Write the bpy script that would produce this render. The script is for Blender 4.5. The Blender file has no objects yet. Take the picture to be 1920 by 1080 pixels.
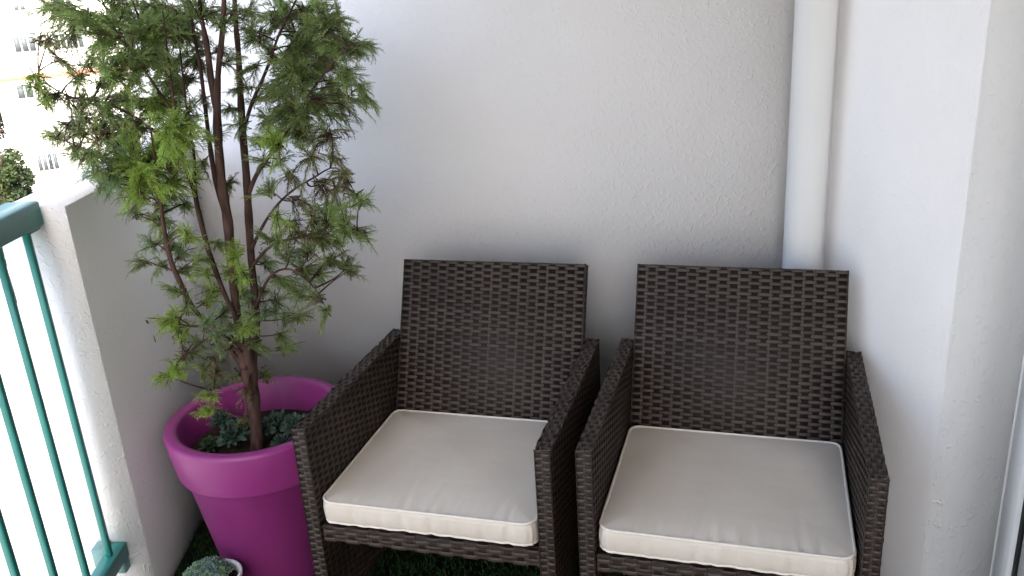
import bpy, math, random
import numpy as np
from mathutils import Vector, Matrix

# ------------------------------------------------------------------ camera, sky, sun, exposure
scene = bpy.context.scene
RNG = np.random.default_rng(7)
random.seed(7)
FPX, YAW, PITCH, ROLL, EYE = 1600.56, 0.0142, 0.3414, 0.0632, 1.496     # pixels of a 1920 wide frame, radians, metres
_F = np.array([math.sin(YAW)*math.cos(PITCH), math.cos(YAW)*math.cos(PITCH), -math.sin(PITCH)])
_r0 = np.array([math.cos(YAW), -math.sin(YAW), 0.0]); _d0 = np.cross(_F, _r0)
_R = _r0*math.cos(ROLL) + _d0*math.sin(ROLL)
_D = _d0*math.cos(ROLL) - _r0*math.sin(ROLL)
CAM = np.array([0.0, 0.0, EYE])

cam_data = bpy.data.cameras.new('camera'); cam = bpy.data.objects.new('camera', cam_data)
scene.collection.objects.link(cam)
cam_data.sensor_width = 36.0; cam_data.lens = FPX/1920.0*36.0
cam_data.clip_start = 0.05; cam_data.clip_end = 3000.0
m = Matrix.Identity(4)
for i in range(3):
    m[i][0], m[i][1], m[i][2], m[i][3] = _R[i], -_D[i], -_F[i], CAM[i]
cam.matrix_world = m
scene.camera = cam

SUN_AZ = math.atan2(-0.95, 0.30)      # direction towards the sun, seen from above (from +x)
SUN_EL = math.radians(47)
world = bpy.data.worlds.new('World'); scene.world = world; world.use_nodes = True
wn = world.node_tree.nodes; wl = world.node_tree.links
bg = wn['Background']; sky = wn.new('ShaderNodeTexSky'); sky.sky_type = 'NISHITA'
sky.sun_disc = False; sky.sun_elevation = SUN_EL; sky.sun_rotation = math.pi/2 - SUN_AZ
sky.air_density = 1.0; sky.dust_density = 4.2; sky.ozone_density = 0.7
wl.new(sky.outputs[0], bg.inputs[0]); bg.inputs[1].default_value = 0.15

sun_data = bpy.data.lights.new('sun', 'SUN'); sun_data.energy = 3.2; sun_data.angle = math.radians(0.5)
sun_data.color = (1.0, 0.95, 0.87)
sun = bpy.data.objects.new('sun', sun_data); scene.collection.objects.link(sun)
_sd = Vector((math.cos(SUN_AZ)*math.cos(SUN_EL), math.sin(SUN_AZ)*math.cos(SUN_EL), math.sin(SUN_EL)))
sun.rotation_euler = _sd.to_track_quat('Z', 'Y').to_euler(); sun.location = (30, -30, 40)

vs = scene.view_settings
vs.view_transform = 'Standard'; vs.look = 'None'; vs.gamma = 1.0; vs.use_curve_mapping = False
vs.exposure = 2.32
try:
    scene.cycles.max_bounces = 12; scene.cycles.diffuse_bounces = 8; scene.cycles.transparent_max_bounces = 12
    scene.cycles.use_denoising = True
except Exception:
    pass

# ------------------------------------------------------------------ pixel helpers (a pixel is only a direction)
def ray(p): return _R*(p[0]-960) + _D*(p[1]-540) + _F*FPX
def onz(p, z): v = ray(p); return CAM + v*((z-EYE)/v[2])
def ony(p, y): v = ray(p); return CAM + v*(y/v[1])
def onplane(p, o, n):
    v = ray(p); return CAM + v*((np.array(o)-CAM) @ np.array(n) / (v @ np.array(n)))

# ------------------------------------------------------------------ mesh helpers
COL = scene.collection
def mesh_np(name, V, Fq, cols=None, smooth=False):
    """V (n,3); Fq list of arrays of faces (k,3) or (k,4)"""
    me = bpy.data.meshes.new(name)
    V = np.asarray(V, dtype=np.float32)
    if not isinstance(Fq, list): Fq = [Fq]
    Fq = [np.asarray(f, dtype=np.int32) for f in Fq if len(f)]
    idx = np.concatenate([f.ravel() for f in Fq]); tot = np.concatenate([np.full(len(f), f.shape[1], dtype=np.int32) for f in Fq])
    start = np.concatenate([[0], np.cumsum(tot)[:-1]]).astype(np.int32)
    me.vertices.add(len(V)); me.vertices.foreach_set('co', V.ravel())
    me.loops.add(len(idx)); me.loops.foreach_set('vertex_index', idx)
    me.polygons.add(len(tot)); me.polygons.foreach_set('loop_start', start); me.polygons.foreach_set('loop_total', tot)
    if smooth: me.polygons.foreach_set('use_smooth', np.ones(len(tot), dtype=bool))
    me.update(calc_edges=True); me.validate()
    if cols is not None:
        ca = me.color_attributes.new('Tint', 'FLOAT_COLOR', 'POINT')
        c4 = np.ones((len(V), 4), dtype=np.float32); c4[:, :3] = cols
        ca.data.foreach_set('color', c4.ravel())
    return me

def link(name, me, mat=None, parent=None, label=None, cat=None, group=None, kind=None):
    o = bpy.data.objects.new(name, me); COL.objects.link(o)
    if mat is not None and me is not None and not me.materials: me.materials.append(mat)
    if parent is not None: o.parent = parent
    props(o, label, cat, group, kind)
    return o
def props(o, label=None, cat=None, group=None, kind=None):
    if label: o['label'] = label
    if cat: o['category'] = cat
    if group: o['group'] = group
    if kind: o['kind'] = kind
def empty(name, loc=(0, 0, 0), rz=0.0, label=None, cat=None, group=None):
    o = bpy.data.objects.new(name, None); COL.objects.link(o)
    o.location = loc; o.rotation_euler = (0, 0, rz); o.empty_display_size = 0.05
    props(o, label, cat, group); return o

class MB:
    """collects shapes into one mesh"""
    def __init__(s): s.V = []; s.Q = []; s.T = []; s.n = 0
    def add(s, V, Q=None, T=None):
        V = np.asarray(V, float).reshape(-1, 3)
        if Q is not None and len(Q): s.Q.append(np.asarray(Q)+s.n)
        if T is not None and len(T): s.T.append(np.asarray(T)+s.n)
        s.V.append(V); s.n += len(V)
    def hexa(s, P):      # 8 points, bottom ring 0-3 then top ring 4-7
        s.add(P, [[0,3,2,1],[4,5,6,7],[0,1,5,4],[1,2,6,5],[2,3,7,6],[3,0,4,7]])
    def box(s, x0, x1, y0, y1, z0, z1):
        s.hexa([[x0,y0,z0],[x1,y0,z0],[x1,y1,z0],[x0,y1,z0],[x0,y0,z1],[x1,y0,z1],[x1,y1,z1],[x0,y1,z1]])
    def bbox(s, x0, x1, y0, y1, z0, z1, b=0.003):   # box with chamfered edges (octagon-like rings)
        V = []; Q = []
        for (z, i) in ((z0, b), (z0+b, 0), (z1-b, 0), (z1, b)):
            X0, X1, Y0, Y1 = x0+i, x1-i, y0+i, y1-i
            V += [[X0+b,Y0,z],[X1-b,Y0,z],[X1,Y0+b,z],[X1,Y1-b,z],[X1-b,Y1,z],[X0+b,Y1,z],[X0,Y1-b,z],[X0,Y0+b,z]]
        for r in range(3):
            for k in range(8): Q.append([r*8+k, r*8+(k+1) % 8, (r+1)*8+(k+1) % 8, (r+1)*8+k])
        for base, flip in ((0, True), (24, False)):
            for f in ([0,1,2,7],[7,2,3,6],[6,3,4,5]):
                g = [base+k for k in f]; Q.append(g[::-1] if flip else g)
        s.add(V, Q)
    def tube(s, P, R, n=8, cap=True):
        P = np.asarray(P, float); R = np.broadcast_to(np.asarray(R, float), (len(P),))
        T = np.gradient(P, axis=0); T /= np.linalg.norm(T, axis=1)[:, None]+1e-12
        a = np.array([0, 0, 1.0]) if abs(T[0][2]) < .9 else np.array([1.0, 0, 0])
        V = []
        for i in range(len(P)):
            u = a - T[i]*(a @ T[i]); u /= np.linalg.norm(u); w = np.cross(T[i], u); a = u
            for k in range(n):
                t = 2*math.pi*k/n; V.append(P[i] + R[i]*(u*math.cos(t)+w*math.sin(t)))
        Q = [[i*n+k, i*n+(k+1) % n, (i+1)*n+(k+1) % n, (i+1)*n+k] for i in range(len(P)-1) for k in range(n)]
        T3 = []
        if cap:
            V.append(P[0]); V.append(P[-1]); c0, c1 = len(V)-2, len(V)-1; L = (len(P)-1)*n
            for k in range(n): T3 += [[c0, (k+1) % n, k], [c1, L+k, L+(k+1) % n]]
        s.add(V, Q, T3)
    def lathe(s, prof, n=48, c=(0, 0, 0)):
        V = []
        for (r, z) in prof:
            for k in range(n):
                t = 2*math.pi*k/n; V.append([c[0]+r*math.cos(t), c[1]+r*math.sin(t), c[2]+z])
        Q = [[i*n+k, i*n+(k+1) % n, (i+1)*n+(k+1) % n, (i+1)*n+k] for i in range(len(prof)-1) for k in range(n)]
        s.add(V, Q)
    def mesh(s, name, smooth=False, cols=None):
        f = []
        if s.Q: f.append(np.concatenate(s.Q))
        if s.T: f.append(np.concatenate(s.T))
        return mesh_np(name, np.concatenate(s.V), f, cols, smooth)
    def build(s, name, mat, parent=None, smooth=False, **kw):
        return link(name, s.mesh(name, smooth), mat, parent, **kw)

# ------------------------------------------------------------------ materials
def new_mat(name):
    mt = bpy.data.materials.new(name); mt.use_nodes = True
    nt = mt.node_tree; return mt, nt, nt.nodes['Principled BSDF']
def N(nt, t, **kw):
    n = nt.nodes.new(t)
    for k, v in kw.items(): setattr(n, k, v)
    return n
def ramp(nt, stops):
    r = N(nt, 'ShaderNodeValToRGB'); e = r.color_ramp.elements
    e[0].position, e[0].color = stops[0][0], (*stops[0][1], 1)
    e[1].position, e[1].color = stops[-1][0], (*stops[-1][1], 1)
    for p, c in stops[1:-1]:
        x = e.new(p); x.color = (*c, 1)
    return r
def simple(name, col, rough=.5, spec=.5, var=0.0, scale=20.0, bump=0.0, bscale=80.0, tint=None, coat=0):
    mt, nt, b = new_mat(name); L = nt.links
    b.inputs['Roughness'].default_value = rough; b.inputs['Specular IOR Level'].default_value = spec
    b.inputs['Coat Weight'].default_value = coat
    tc = N(nt, 'ShaderNodeTexCoord')
    nz = N(nt, 'ShaderNodeTexNoise'); nz.inputs['Scale'].default_value = scale; nz.inputs['Detail'].default_value = 5
    L.new(tc.outputs['Object'], nz.inputs['Vector'])
    c0 = tuple(max(0, c*(1-var)) for c in col); c1 = tuple(min(1, c*(1+var)) for c in (tint or col))
    r = ramp(nt, [(.3, c0), (.7, c1)]); L.new(nz.outputs['Fac'], r.inputs['Fac']); L.new(r.outputs['Color'], b.inputs['Base Color'])
    if bump:
        n2 = N(nt, 'ShaderNodeTexNoise'); n2.inputs['Scale'].default_value = bscale; n2.inputs['Detail'].default_value = 4
        L.new(tc.outputs['Object'], n2.inputs['Vector'])
        bp = N(nt, 'ShaderNodeBump'); bp.inputs['Strength'].default_value = bump; bp.inputs['Distance'].default_value = .002
        L.new(n2.outputs['Fac'], bp.inputs['Height']); L.new(bp.outputs['Normal'], b.inputs['Normal'])
    return mt

def render_mat(name, col, strength=.5, scale=26.0, stretch=(1, 1, 1)):
    """white scratched render: short raised worms and chips"""
    mt, nt, b = new_mat(name); L = nt.links
    b.inputs['Roughness'].default_value = .75; b.inputs['Specular IOR Level'].default_value = .25
    tc = N(nt, 'ShaderNodeTexCoord'); mp = N(nt, 'ShaderNodeMapping'); mp.inputs['Scale'].default_value = stretch
    L.new(tc.outputs['Object'], mp.inputs['Vector'])
    # warped coordinates so that the worms turn every way
    wn_ = N(nt, 'ShaderNodeTexNoise'); wn_.inputs['Scale'].default_value = 6.0; wn_.inputs['Detail'].default_value = 2
    L.new(mp.outputs[0], wn_.inputs['Vector'])
    va = N(nt, 'ShaderNodeVectorMath', operation='MULTIPLY_ADD')
    va.inputs[1].default_value = (.12, .12, .12); L.new(wn_.outputs['Color'], va.inputs[0]); L.new(mp.outputs[0], va.inputs[2])
    def ridge(sc, lo, hi):
        n1 = N(nt, 'ShaderNodeTexNoise'); n1.inputs['Scale'].default_value = sc; n1.inputs['Detail'].default_value = 1.5
        n1.inputs['Roughness'].default_value = .45; L.new(va.outputs[0], n1.inputs['Vector'])
        s = N(nt, 'ShaderNodeMath', operation='SUBTRACT'); s.inputs[1].default_value = .5; L.new(n1.outputs['Fac'], s.inputs[0])
        a = N(nt, 'ShaderNodeMath', operation='ABSOLUTE'); L.new(s.outputs[0], a.inputs[0])
        mr = N(nt, 'ShaderNodeMapRange', interpolation_type='SMOOTHSTEP'); mr.inputs[1].default_value = lo; mr.inputs[2].default_value = hi
        mr.inputs[3].default_value = 1.0; mr.inputs[4].default_value = 0.0; L.new(a.outputs[0], mr.inputs[0])
        return mr
    r1 = ridge(scale, .005, .055)
    # broken up into short pieces
    n3 = N(nt, 'ShaderNodeTexNoise'); n3.inputs['Scale'].default_value = scale*1.3; n3.inputs['Detail'].default_value = 1
    L.new(mp.outputs[0], n3.inputs['Vector'])
    gate = N(nt, 'ShaderNodeMapRange', interpolation_type='SMOOTHSTEP'); gate.inputs[1].default_value = .46; gate.inputs[2].default_value = .60
    L.new(n3.outputs['Fac'], gate.inputs[0])
    mul = N(nt, 'ShaderNodeMath', operation='MULTIPLY'); L.new(r1.outputs[0], mul.inputs[0]); L.new(gate.outputs[0], mul.inputs[1])
    fine = N(nt, 'ShaderNodeTexNoise'); fine.inputs['Scale'].default_value = 85; fine.inputs['Detail'].default_value = 3
    L.new(mp.outputs[0], fine.inputs['Vector'])
    f2 = N(nt, 'ShaderNodeMath', operation='MULTIPLY'); f2.inputs[1].default_value = 1.1; L.new(fine.outputs['Fac'], f2.inputs[0])
    wav = N(nt, 'ShaderNodeTexNoise'); wav.inputs['Scale'].default_value = 9; wav.inputs['Detail'].default_value = 2
    L.new(mp.outputs[0], wav.inputs['Vector'])
    f3 = N(nt, 'ShaderNodeMath', operation='MULTIPLY_ADD'); f3.inputs[1].default_value = .8; L.new(wav.outputs['Fac'], f3.inputs[0]); L.new(f2.outputs[0], f3.inputs[2])
    sm = N(nt, 'ShaderNodeMath', operation='ADD'); L.new(mul.outputs[0], sm.inputs[0]); L.new(f3.outputs[0], sm.inputs[1])
    bp = N(nt, 'ShaderNodeBump'); bp.inputs['Strength'].default_value = strength; bp.inputs['Distance'].default_value = .0022
    L.new(sm.outputs[0], bp.inputs['Height']); L.new(bp.outputs['Normal'], b.inputs['Normal'])
    # slight uneven soiling
    sn = N(nt, 'ShaderNodeTexNoise'); sn.inputs['Scale'].default_value = 2.2; sn.inputs['Detail'].default_value = 6
    L.new(tc.outputs['Object'], sn.inputs['Vector'])
    r = ramp(nt, [(.35, tuple(c*.955 for c in col)), (.65, col)]); L.new(sn.outputs['Fac'], r.inputs['Fac'])
    L.new(r.outputs['Color'], b.inputs['Base Color'])
    return mt

def tint_mat(name, rough=.6, spec=.3, trans=0.0, var=.15):
    mt, nt, b = new_mat(name); L = nt.links
    at = N(nt, 'ShaderNodeVertexColor'); at.layer_name = 'Tint'
    b.inputs['Roughness'].default_value = rough; b.inputs['Specular IOR Level'].default_value = spec
    L.new(at.outputs['Color'], b.inputs['Base Color'])
    if trans:
        tr = N(nt, 'ShaderNodeBsdfTranslucent'); L.new(at.outputs['Color'], tr.inputs['Color'])
        mx = N(nt, 'ShaderNodeMixShader'); mx.inputs[0].default_value = trans
        out = nt.nodes['Material Output']
        L.new(b.outputs[0], mx.inputs[1]); L.new(tr.outputs[0], mx.inputs[2]); L.new(mx.outputs[0], out.inputs[0])
    return mt

M = {}
M['wall'] = render_mat('white_render', (.82, .805, .80), .26, 44)
M['reveal'] = render_mat('coarse_white_render', (.80, .79, .775), .38, 34)
M['ceiling'] = simple('fill_cut_paint', (.22, .21, .20), .8, .2, .03, 3, .1, 60)  # unseen surfaces, kept dark to cut bounced fill light
M['slab'] = simple('balcony_slab_concrete', (.30, .29, .27), .85, .2, .15, 6, .2, 60)
M['turf_base'] = simple('turf_backing', (.012, .022, .010), .9, .1, .3, 40)
M['grass'] = tint_mat('turf_blades', .7, .2, .15)
M['steel'] = simple('teal_green_paint', (.027, .225, .195), .38, .5, .10, 8, .06, 120)
M['galv'] = simple('galvanised_bracket', (.16, .30, .29), .5, .5, .15, 30)
M['pipe'] = simple('white_pvc', (.73, .725, .71), .38, .45, .02, 3)
M['upvc'] = simple('white_upvc', (.78, .79, .79), .3, .5, .02, 3)
M['rubber'] = simple('black_gasket', (.012, .013, .014), .6, .4, .1, 30)
M['pot'] = simple('magenta_plastic', (.250, .027, .165), .42, .45, .14, 3, .12, 240, tint=(.262, .036, .178))
M['soil'] = simple('potting_soil', (.030, .020, .014), .95, .1, .5, 60, .8, 90)
M['bark'] = simple('reddish_bark', (.040, .024, .020), .9, .15, .5, 60, 1.0, 70, tint=(.080, .046, .037))
_nt = M['bark'].node_tree; _mp = N(_nt, 'ShaderNodeMapping'); _mp.inputs['Scale'].default_value = (1, 1, .22)
_tc = [n for n in _nt.nodes if n.type == 'TEX_COORD'][0]; _nt.links.new(_tc.outputs['Object'], _mp.inputs['Vector'])
for _n in [n for n in _nt.nodes if n.type == 'TEX_NOISE']: _nt.links.new(_mp.outputs[0], _n.inputs['Vector'])
M['leaf'] = tint_mat('conifer_scales', .5, .3, .35)
M['succ'] = tint_mat('succulent_leaf', .5, .35, .10)
M['ceramic'] = simple('pale_ceramic', (.60, .63, .63), .3, .5, .03, 12)
M['piping'] = simple('cream_piping', (.70, .64, .55), .7, .25, .05, 60)
M['scuff'] = simple('dark_scuff', (.10, .085, .075), .8, .2, .2, 90)
def wicker():
    mt, nt, b = new_mat('brown_wicker'); L = nt.links
    tc = N(nt, 'ShaderNodeTexCoord'); geo = N(nt, 'ShaderNodeNewGeometry')
    nz = N(nt, 'ShaderNodeTexNoise'); nz.inputs['Scale'].default_value = 9; nz.inputs['Detail'].default_value = 5
    L.new(tc.outputs['Object'], nz.inputs['Vector'])
    ad = N(nt, 'ShaderNodeMath', operation='MULTIPLY_ADD'); ad.inputs[1].default_value = .6
    L.new(geo.outputs['Random Per Island'], ad.inputs[0]); L.new(nz.outputs['Fac'], ad.inputs[2])
    r = ramp(nt, [(.35, (.024, .0150, .0108)), (.75, (.035, .0235, .0175)), (1.0, (.052, .037, .029))])
    L.new(ad.outputs[0], r.inputs['Fac']); L.new(r.outputs['Color'], b.inputs['Base Color'])
    b.inputs['Roughness'].default_value = .5; b.inputs['Specular IOR Level'].default_value = .35
    n2 = N(nt, 'ShaderNodeTexNoise'); n2.inputs['Scale'].default_value = 320; n2.inputs['Detail'].default_value = 2
    L.new(tc.outputs['Object'], n2.inputs['Vector'])
    bp = N(nt, 'ShaderNodeBump'); bp.inputs['Strength'].default_value = .25; bp.inputs['Distance'].default_value = .0008
    L.new(n2.outputs['Fac'], bp.inputs['Height']); L.new(bp.outputs['Normal'], b.inputs['Normal'])
    return mt
M['wicker'] = wicker()
M['core'] = simple('wicker_core', (.0215, .0145, .0112), .55, .2, .2, 30)  # dark core covers the sunken strands, painting in the weave's recess shade
def fabric():
    mt, nt, b = new_mat('cream_fabric'); L = nt.links
    tc = N(nt, 'ShaderNodeTexCoord')
    nz = N(nt, 'ShaderNodeTexNoise'); nz.inputs['Scale'].default_value = 7; nz.inputs['Detail'].default_value = 6
    L.new(tc.outputs['Object'], nz.inputs['Vector'])
    r = ramp(nt, [(.3, (.565, .50, .415)), (.7, (.62, .555, .47))]); L.new(nz.outputs['Fac'], r.inputs['Fac'])
    L.new(r.outputs['Color'], b.inputs['Base Color'])
    b.inputs['Roughness'].default_value = .55; b.inputs['Specular IOR Level'].default_value = .35
    b.inputs['Sheen Weight'].default_value = .15; b.inputs['Sheen Roughness'].default_value = .4
    hs = []
    for ax in ('X', 'Y'):
        w = N(nt, 'ShaderNodeTexWave', wave_type='BANDS', bands_direction=ax); w.inputs['Scale'].default_value = 260
        w.inputs['Distortion'].default_value = .6; L.new(tc.outputs['Object'], w.inputs['Vector']); hs.append(w)
    ad = N(nt, 'ShaderNodeMath', operation='ADD'); L.new(hs[0].outputs['Fac'], ad.inputs[0]); L.new(hs[1].outputs['Fac'], ad.inputs[1])
    bp = N(nt, 'ShaderNodeBump'); bp.inputs['Strength'].default_value = .15; bp.inputs['Distance'].default_value = .0006
    n2 = N(nt, 'ShaderNodeTexNoise'); n2.inputs['Scale'].default_value = 14; n2.inputs['Detail'].default_value = 3
    L.new(tc.outputs['Object'], n2.inputs['Vector'])
    bp2 = N(nt, 'ShaderNodeBump'); bp2.inputs['Strength'].default_value = .25; bp2.inputs['Distance'].default_value = .006
    L.new(n2.outputs['Fac'], bp2.inputs['Height'])
    L.new(ad.outputs[0], bp.inputs['Height']); L.new(bp2.outputs['Normal'], bp.inputs['Normal']); L.new(bp.outputs['Normal'], b.inputs['Normal'])
    return mt
M['fabric'] = fabric()
def glass():
    mt, nt, b = new_mat('window_glass')
    b.inputs['Base Color'].default_value = (.02, .03, .035, 1); b.inputs['Roughness'].default_value = .05
    b.inputs['Specular IOR Level'].default_value = .7
    return mt
M['glass'] = glass()
M['facade'] = simple('cream_facade', (.74, .72, .68), .85, .2, .04, .3)
M['terracotta'] = simple('orange_band', (.50, .26, .16), .8, .2, .1, 2)
M['shutter'] = simple('pale_shutter', (.07, .08, .085), .6, .3, .06, 2)
M['paving'] = simple('pale_paving', (.32, .305, .285), .9, .2, .12, .4)
M['asphalt'] = simple('asphalt', (.10, .10, .10), .9, .2, .12, .6)
M['far_leaf'] = tint_mat('street_tree_leaf', .6, .2, .2)

# ------------------------------------------------------------------ the balcony
FLOOR_Z = 0.0
XR = 0.90                 # face of the house wall
XP, XPO = -0.96, -1.12    # inner and outer face of the parapet
YPF = 1.8946              # end of the parapet that carries the rail
ZP = 1.087
WTH = -0.2797             # the end wall stands askew
WO = np.array([XP, 2.76, 0.0])
CEIL = 2.52
def wall_y(x): return WO[1] + (x-WO[0])*math.tan(WTH)

fl = MB(); fl.box(XPO, XR, -1.5, 3.2, -.22, 0.0)
fl.build('balcony_floor', M['slab'], kind='structure')
tf = MB()
tf.hexa([[XP+.004,-1.2,.004],[XR-.004,-1.2,.004],[XR-.004,wall_y(XR)-.004,.004],[XP+.004,wall_y(XP)-.004,.004],
         [XP+.004,-1.2,.012],[XR-.004,-1.2,.012],[XR-.004,wall_y(XR)-.004,.012],[XP+.004,wall_y(XP)-.004,.012]])
turf = tf.build('turf_mat', M['turf_base'], kind='structure')
ce = MB(); ce.box(XP-.03, XR, -1.6, 3.2, CEIL, CEIL+.2)  # unseen slab, added and sized to limit the sky light
ce.build('added_ceiling', M['ceiling'], kind='structure')

# end wall (skewed, thick, runs out to the outer face of the parapet)
wl_ = MB(); T = .18
p0 = np.array([XPO, wall_y(XPO), 0]); p1 = np.array([XR, wall_y(XR), 0])
nrm = np.array([-math.sin(WTH), math.cos(WTH), 0])
q0 = np.array([XPO, wall_y(XPO)+T/math.cos(WTH), 0]); q1 = np.array([XR, wall_y(XR)+T/math.cos(WTH), 0])
def lift(p, z): return [p[0], p[1], z]
wl_.hexa([lift(p0, 0), lift(p1, 0), lift(q1, 0), lift(q0, 0), lift(p0, CEIL), lift(p1, CEIL), lift(q1, CEIL), lift(q0, CEIL)])
wl_.build('end_wall', M['wall'], label='white rough rendered end wall of the balcony behind the two chairs', cat='wall')

# low parapet on the open side
pa = MB()
pa.hexa([[XPO,YPF,0],[XP,YPF,0],[XP,wall_y(XP)-.001,0],[XPO,wall_y(XPO)-.001,0],
         [XPO,YPF,ZP],[XP,YPF,ZP],[XP,wall_y(XP)-.001,ZP],[XPO,wall_y(XPO)-.001,ZP]])
par = pa.build('parapet_wall', M['wall'], label='low white parapet wall between green railing and end wall', cat='wall')
par.data.materials.append(M['reveal'])
for pol in par.data.polygons:
    if abs(pol.center[1]-YPF) < .001: pol.material_index = 1
for (a, b, w) in (((272, 600), (279, 607), .004), ((287, 628), (292, 643), .003)):
    A = onplane(a, (XP, 0, 0), (1, 0, 0)); B = onplane(b, (XP, 0, 0), (1, 0, 0)); s = MB()
    dv = (B-A)/np.linalg.norm(B-A); pv = np.cross(dv, [1, 0, 0])*w
    mid = (A+B)/2
    P = [A, mid-pv, B, mid+pv]
    s.hexa([p+np.array([.0002, 0, 0]) for p in P]+[p+np.array([.0012, 0, 0]) for p in P])
    s.build('scuff_mark', M['scuff'], par)

# the house: facade wall with a door opening, and the storeys above and below that shade the balcony
house = empty('house', (XR, 0, 0), label='white rendered house wall with a door reveal beside the downpipe', cat='house')
def hp(name, mb, mat, parent=house):
    o = mb.build(name, mat); o.parent = parent
    if parent is house: o.matrix_parent_inverse = Matrix.Translation((-XR, 0, 0))
    return o
YD1, YD0 = 1.562, -1.1     # door opening
ZD = 2.16
hm = MB()
RV = .215; RS = .085                                    # the reveal is splayed away from the open side to shade it
hm.hexa([[XR,YD1,0],[XR+RV,YD1+RS,0],[XR+RV,4.2,0],[XR,4.2,0],[XR,YD1,CEIL],[XR+RV,YD1+RS,CEIL],[XR+RV,4.2,CEIL],[XR,4.2,CEIL]])
hm.box(XR+RV+.0005, XR+.45, YD1+RS, 4.2, 0, CEIL)
hm.box(XR, XR+.45, -14, YD0, 0, CEIL)
hm.box(XR, XR+.45, YD0, YD1-.0005, ZD, CEIL)
hm.box(XR+RV+.0005, XR+.45, YD1+.0005, YD1+RS-.0005, ZD, CEIL)
YD1 += RS
hw_ = hp('wall', hm, M['wall'])
hw_.data.materials.append(M['reveal'])
for pol in hw_.data.polygons:                          # the coarser render of the door reveal
    if abs(pol.center[0]-(XR+RV/2)) < .01 and abs(pol.center[1]-(YD1-RS/2)) < .01: pol.material_index = 1
up = MB(); up.box(XR, 9.0, -14, 4.2, CEIL, 11.5); hp('upper_storeys', up, M['facade'])
lo = MB(); lo.box(XR, 9.0, -14, 4.2, -16, 0.0); hp('lower_storeys', lo, M['facade'])
rm = MB()
rm.box(XR+3.4, XR+3.6, -3.5, 4.2, 0, CEIL); rm.box(XR+.45, XR+3.4, 3.4, 4.2, 0, CEIL); rm.box(XR+.45, XR+3.4, -3.5, -3.3, 0, CEIL)
hp('room_wall', rm, M['ceiling'])
# sliding door set back in the reveal
XF = XR+RV+.003
df = MB()
df.bbox(XF, XF+.07, YD1-.052, YD1-.001, .0, ZD-.001, .004)
df.bbox(XF, XF+.07, YD0+.001, YD0+.052, .0, ZD-.001, .004)
df.bbox(XF, XF+.07, YD0+.053, YD1-.053, ZD-.055, ZD-.001, .004)
df.bbox(XF, XF+.07, YD0+.053, YD1-.053, .0, .05, .004)
door = hp('door_frame', df, M['upvc'])
gk = MB(); gk.box(XF+.012, XF+.06, YD1-.066, YD1-.0535, .051, ZD-.056)
o = hp('gasket', gk, M['rubber'], house)
for (a, b, dx) in ((.23, YD1-.067, .018), (YD0+.054, .26, .045)):
    sa = MB(); x0 = XF+dx-.004; x1 = x0+.03
    sa.bbox(x0, x1, b-.07, b, .052, ZD-.057, .003); sa.bbox(x0, x1, a, a+.07, .052, ZD-.057, .003)
    sa.bbox(x0, x1, a+.071, b-.071, .052, .13, .003); sa.bbox(x0, x1, a+.071, b-.071, ZD-.13, ZD-.057, .003)
    hp('door_sash', sa, M['upvc'])
    g = MB(); g.box(x0+.011, x0+.017, a+.0712, b-.0712, .1302, ZD-.1302); hp('pane', g, M['glass'])

# downpipe in the corner
pc = ony((1531, 0), 2.168)
dp_ = MB(); R_ = .050
dp_.lathe([(R_, 0), (R_, 1.95), (R_+.004, 1.952), (R_+.004, 2.05), (R_, 2.052), (R_, CEIL-.001)], 48, (pc[0], pc[1], .013))
dp_.build('downpipe', M['pipe'], smooth=True, label='white plastic downpipe in the corner behind the chair backs', cat='pipe')

# railing
rail = empty('balcony_railing', (-1.045, YPF, 0), label='teal green metal balcony railing with upright bars fixed to the parapet', cat='railing')
def rp(name, mb, mat, parent=rail):
    o = mb.build(name, mat); o.parent = parent
    if parent is rail: o.matrix_parent_inverse = Matrix.Translation((1.045, -YPF, 0))
    return o
t = MB(); t.bbox(-1.086, -1.013, -1.5, YPF-.001, 1.050, 1.106, .003); top_rail = rp('top_rail', t, M['steel'])
t = MB(); t.bbox(-1.064, -1.024, YPF-.055, YPF-.001, 1.040, 1.0495, .002); rp('bracket', t, M['galv'])
t = MB(); t.bbox(-1.046, -1.008, -1.5, YPF-.001, .160, .203, .003); rp('bottom_rail', t, M['steel'])
t = MB(); t.bbox(-1.082, -1.0465, YPF-.04, YPF-.001, .158, .210, .002); t.bbox(-1.034, -1.012, YPF-.03, YPF-.001, .125, .1595, .002); rp('bracket', t, M['galv'])
bal_me = None
y = 1.836; k = 0
while y > -1.45:
    b = MB(); b.bbox(-1.035, -1.020, -.0068, .0068, .2035, 1.0495, .002)
    if bal_me is None: bal_me = b.mesh('baluster'); bal_me.materials.append(M['steel'])
    o = link('baluster', bal_me); o.location = (0, y, 0); o.parent = rail
    o.matrix_parent_inverse = Matrix.Translation((1.045, -YPF, 0))
    y -= .118; k += 1

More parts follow.
